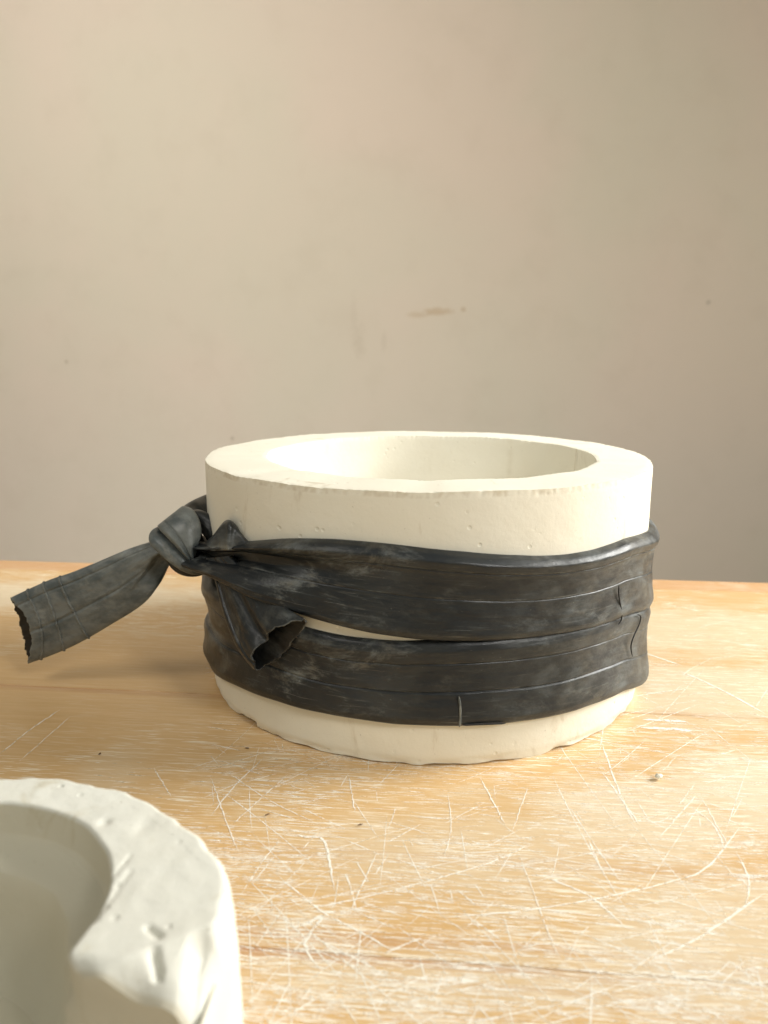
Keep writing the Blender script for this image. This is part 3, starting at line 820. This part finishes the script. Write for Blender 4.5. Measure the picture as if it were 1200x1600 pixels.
# ------------------------------------------------------------------ half mould in the foreground
C2 = np.array([-0.0914, 0.130]); H2, RO2, RB2 = 0.050, 0.0572, 0.0600
half2 = empty('half_mould', (C2[0], C2[1], 0), 'chipped white plaster half mould with a rounded hollow in the foreground', 'mould')
CUT = rad(-11.8); NRM = CUT + math.pi / 2
na = 260
al = np.linspace(CUT, CUT + math.pi, na)
in_pts = np.array([at_z(u, v, H2)[:2] - C2 for u, v in ((0, 1252), (60, 1262), (110, 1278), (150, 1310), (170, 1345), (172, 1375), (160, 1415), (130, 1460), (100, 1498))])
in_a = np.arctan2(in_pts[:, 1], in_pts[:, 0]); in_r = np.hypot(*in_pts.T); od = np.argsort(in_a)
out_pts = np.array([at_z(u, v, H2)[:2] - C2 for u, v in ((0, 1215), (60, 1214), (120, 1220), (200, 1240), (250, 1264), (320, 1318), (345, 1345), (352, 1390), (340, 1440), (315, 1480), (298, 1520), (294, 1552))])
ou_a = np.arctan2(out_pts[:, 1], out_pts[:, 0]); ou_r = np.hypot(*out_pts.T); oo = np.argsort(ou_a)
AG = np.linspace(al[0], al[-1], 400)


def mirror_fit(a, r, lo):                       # traced side, then eased to a constant on the side out of view
    far = a.max(); v = np.interp(AG, np.append(a, [far + 0.5, far + 2]), np.append(r, [lo, lo]))
    return smooth1(v, 120)


RIN = mirror_fit(in_a[od], in_r[od], 0.044); ROUT = mirror_fit(ou_a[oo], ou_r[oo], RO2)
def tz(u, v): return at_z(u, v, H2)[:2]


grooves = [(tz(318, 1468), tz(294, 1545), .0030, .0030), (tz(241, 1484), tz(247, 1506), .0014, .0014), (tz(232, 1450), tz(248, 1462), .0011, .0010),
           (tz(205, 1360), tz(150, 1440), .0010, .0003), (tz(180, 1365), tz(205, 1335), .0008, .0003)]
dents = [(tz(162, 1285), .0014, .0006), (tz(225, 1290), .003, .0004), (tz(120, 1470), .008, -.0004)]
facet_c = tz(205, 1492); facet_d = tz(235, 1545) - tz(215, 1490); facet_d = facet_d / np.linalg.norm(facet_d)
rows = []
for a in al:
    ri = float(np.interp(a, AG, RIN)) + 0.0003 * fn(a * 5, 3, 1) + .0045 * max(0.0, 1 - (a - CUT) / .09) ** 2
    ro = float(np.interp(a, AG, ROUT))
    e = np.array([math.cos(a), math.sin(a)])
    prof = []
    rb = max(RB2, ro + .0030)
    for z in np.linspace(0, H2 - .005, 14): prof.append((rb + (ro + .0020 - rb) * (z / (H2 - .005)) ** 1.1, z))
    for k in np.linspace(0, 1, 9)[1:]: prof.append((ro + .0020 * math.cos(k * math.pi / 2) - .001 * k, H2 - .005 + .005 * math.sin(k * math.pi / 2)))
    for k in np.linspace(0, 1, 40)[1:]: prof.append((ro - .001 + (ri + .0012 - ro + .001) * k, H2))
    for k in np.linspace(0, 1, 6)[1:]: prof.append((ri + .0012 - .0012 * math.sin(k * math.pi / 2), H2 - .0012 * (1 - math.cos(k * math.pi / 2))))
    zf = 0.0085
    for dr, dz in ((.0002, .003), (.0004, .006), (.0007, .0080), (.0014, .0090), (.003, .0098), (.006, .0108), (.0085, .0118), (.0095, .0126), (.0102, .0140), (.0108, .018), (.0112, .024), (.012, .030), (.014, .035)):
        prof.append((max(.006, ri - dr * (.12 + .88 * min(1.0, max(0.0, (a - CUT) / .7)))), H2 - dz))
    lk = .35 + .65 * min(1.0, max(0.0, (a - CUT) / .7))
    prof += [(max(.005, ri - .018 * lk), zf + .0010), (max(.0045, ri - .024 * lk), zf), (.0004, zf - .0003)]
    ec = min(1.0, max(0.0, (a - CUT) / .10))                            # worn arris beside the break
    row = []
    for (r, z) in prof:
        xy = C2 + e * r; zz = z - (1 - ec) ** 2 * (.0022 + .0020 * fn(r * 160, 2, 9) if z > H2 - .004 else 0)
        if z > H2 - .006:
            for (p0_, p1_, hw, dp) in grooves:
                ab = p1_ - p0_; tt = min(1, max(0, np.dot(xy - p0_, ab) / np.dot(ab, ab))); dd = np.linalg.norm(xy - p0_ - ab * tt)
                zz -= dp * max(0.0, 1 - dd / hw)
            for (c, sg, dp) in dents: zz -= dp * math.exp(-((xy[0] - c[0]) ** 2 + (xy[1] - c[1]) ** 2) / sg ** 2)
            fc = np.dot(xy - facet_c, facet_d); zz -= max(0.0, fc) * .45 * min(1.0, max(0.0, (np.dot(xy - facet_c, [facet_d[1] * -1, facet_d[0]]) + .012) / .010))
            zz += .00020 * fn(xy[0] * 50, xy[1] * 50, 2) + .00012 * fn(xy[0] * 240, xy[1] * 240, 5)
        xy = xy + e * .0006 * fn(xy[0] * 70, xy[1] * 70, z * 90)
        if abs(z - H2) < .006 and r > ro - .004: xy = xy + e * (.0007 * fn(a * 9, z * 60, 1) + .0003 * fn(a * 25, z * 90, 4) - .0004)
        row.append((xy[0], xy[1], zz))
    rows.append(row)
rows = np.array(rows); npf = rows.shape[1]
V = rows.reshape(-1, 3); F = [tuple(f) for f in grid_faces(na, npf)]
b = len(V); V = np.vstack([V, [(C2[0], C2[1], .0005)]])
F += [tuple([b] + list(range(npf))), tuple([b] + [(na - 1) * npf + j for j in range(npf)])[::-1]]
stain_shade = np.zeros((na, npf)); stain_shade[:, 64:] = 1.0; stain_shade[:2] = 1.0  # hollow and break face: clay stain, with their shade put into the tint
rw = link('raised_wall', mesh('raised_wall', V - np.array([*C2, 0]), F, wear=np.append(stain_shade.ravel(), .5)), M_PLASTER2, half2)
rw.data.set_sharp_from_angle(angle=rad(24))
# low base disc that carries the wall and closes the hollow
nd_ = 120; ring = []
for i in range(nd_):
    a = 2 * math.pi * i / nd_; e = np.array([math.cos(a), math.sin(a)]); w_ = 1 + .006 * fn(e[0] * 4, e[1] * 4, 2)
    ring.append([(*(C2 + e * r * w_), z) for r, z in ((.001, .0072), (.03, .0074), (.045, .0074), (.0560, .0074), (.0572, .0066), (.0580, .004), (.0582, .0004))])
ring = np.array(ring)
link('base', mesh('base', ring.reshape(-1, 3) - np.array([*C2, 0]), grid_faces(nd_, 7, True, False)[:, ::-1], wear=np.full(nd_ * 7, .5)), M_PLASTER2, half2)

# ------------------------------------------------------------------ crumbs lying on the table
s = NT('dark_crumb')
s.put(s.b.inputs['Base Color'], s.mix(s.noise(s.node('ShaderNodeTexCoord').outputs['Object'], 900), (0.10, 0.055, 0.025), (0.18, 0.11, 0.06))); s.b.inputs['Roughness'].default_value = .8
M_CRUMB = s.m


def crumb(name, u, v, L, Wd, T, rot, mat, label, cat):
    q = at_z(u, v); k = 8; Vv = []
    for i, t in enumerate(np.linspace(-1, 1, 6)):
        rr = max(.12, 1 - t * t * .85)
        for j in range(k):
            a = 2 * math.pi * j / k; jit = 1 + .35 * fn(i * 3.1 + u, j * 2.3, v)
            Vv.append((t * L / 2, Wd / 2 * rr * math.cos(a) * jit, T / 2 + T / 2 * rr * math.sin(a) * jit))
    F = [tuple(f) for f in grid_faces(6, k, False, True)[:, ::-1]] + [tuple(range(k)), tuple(5 * k + j for j in range(k))[::-1]]
    me = mesh(name, Vv, F); zmin = min(p[2] for p in Vv)
    o = link(name, me, mat, smooth=False); o.location = (q[0], q[1], 0.0004 - zmin); o.rotation_euler = (0, 0, rot)
    o['label'] = label; o['category'] = cat
    return o


crumb('plaster_crumb', 1029, 1218, .0036, .0026, .0020, .4, M_PLASTER, 'pale plaster crumb on the table, right of the round mould', 'crumb')
crumb('wood_splinter', 418, 1275, .0020, .0006, .0005, .5, M_CRUMB, 'tiny dark splinter on the table, just right of the half mould', 'splinter')
crumb('wood_splinter', 563, 1291, .0022, .0005, .0005, .3, M_CRUMB, 'thin dark splinter on the table in front of the round mould', 'splinter')
crumb('dirt_speck', 156, 1180, .0015, .0008, .0006, 1.2, M_CRUMB, 'small dark speck on the table behind the half mould', 'speck')
crumb('wood_splinter', 386, 1171, .0020, .0006, .0005, -.1, M_CRUMB, 'tiny brown splinter in the shadow beside the round mould foot', 'splinter')
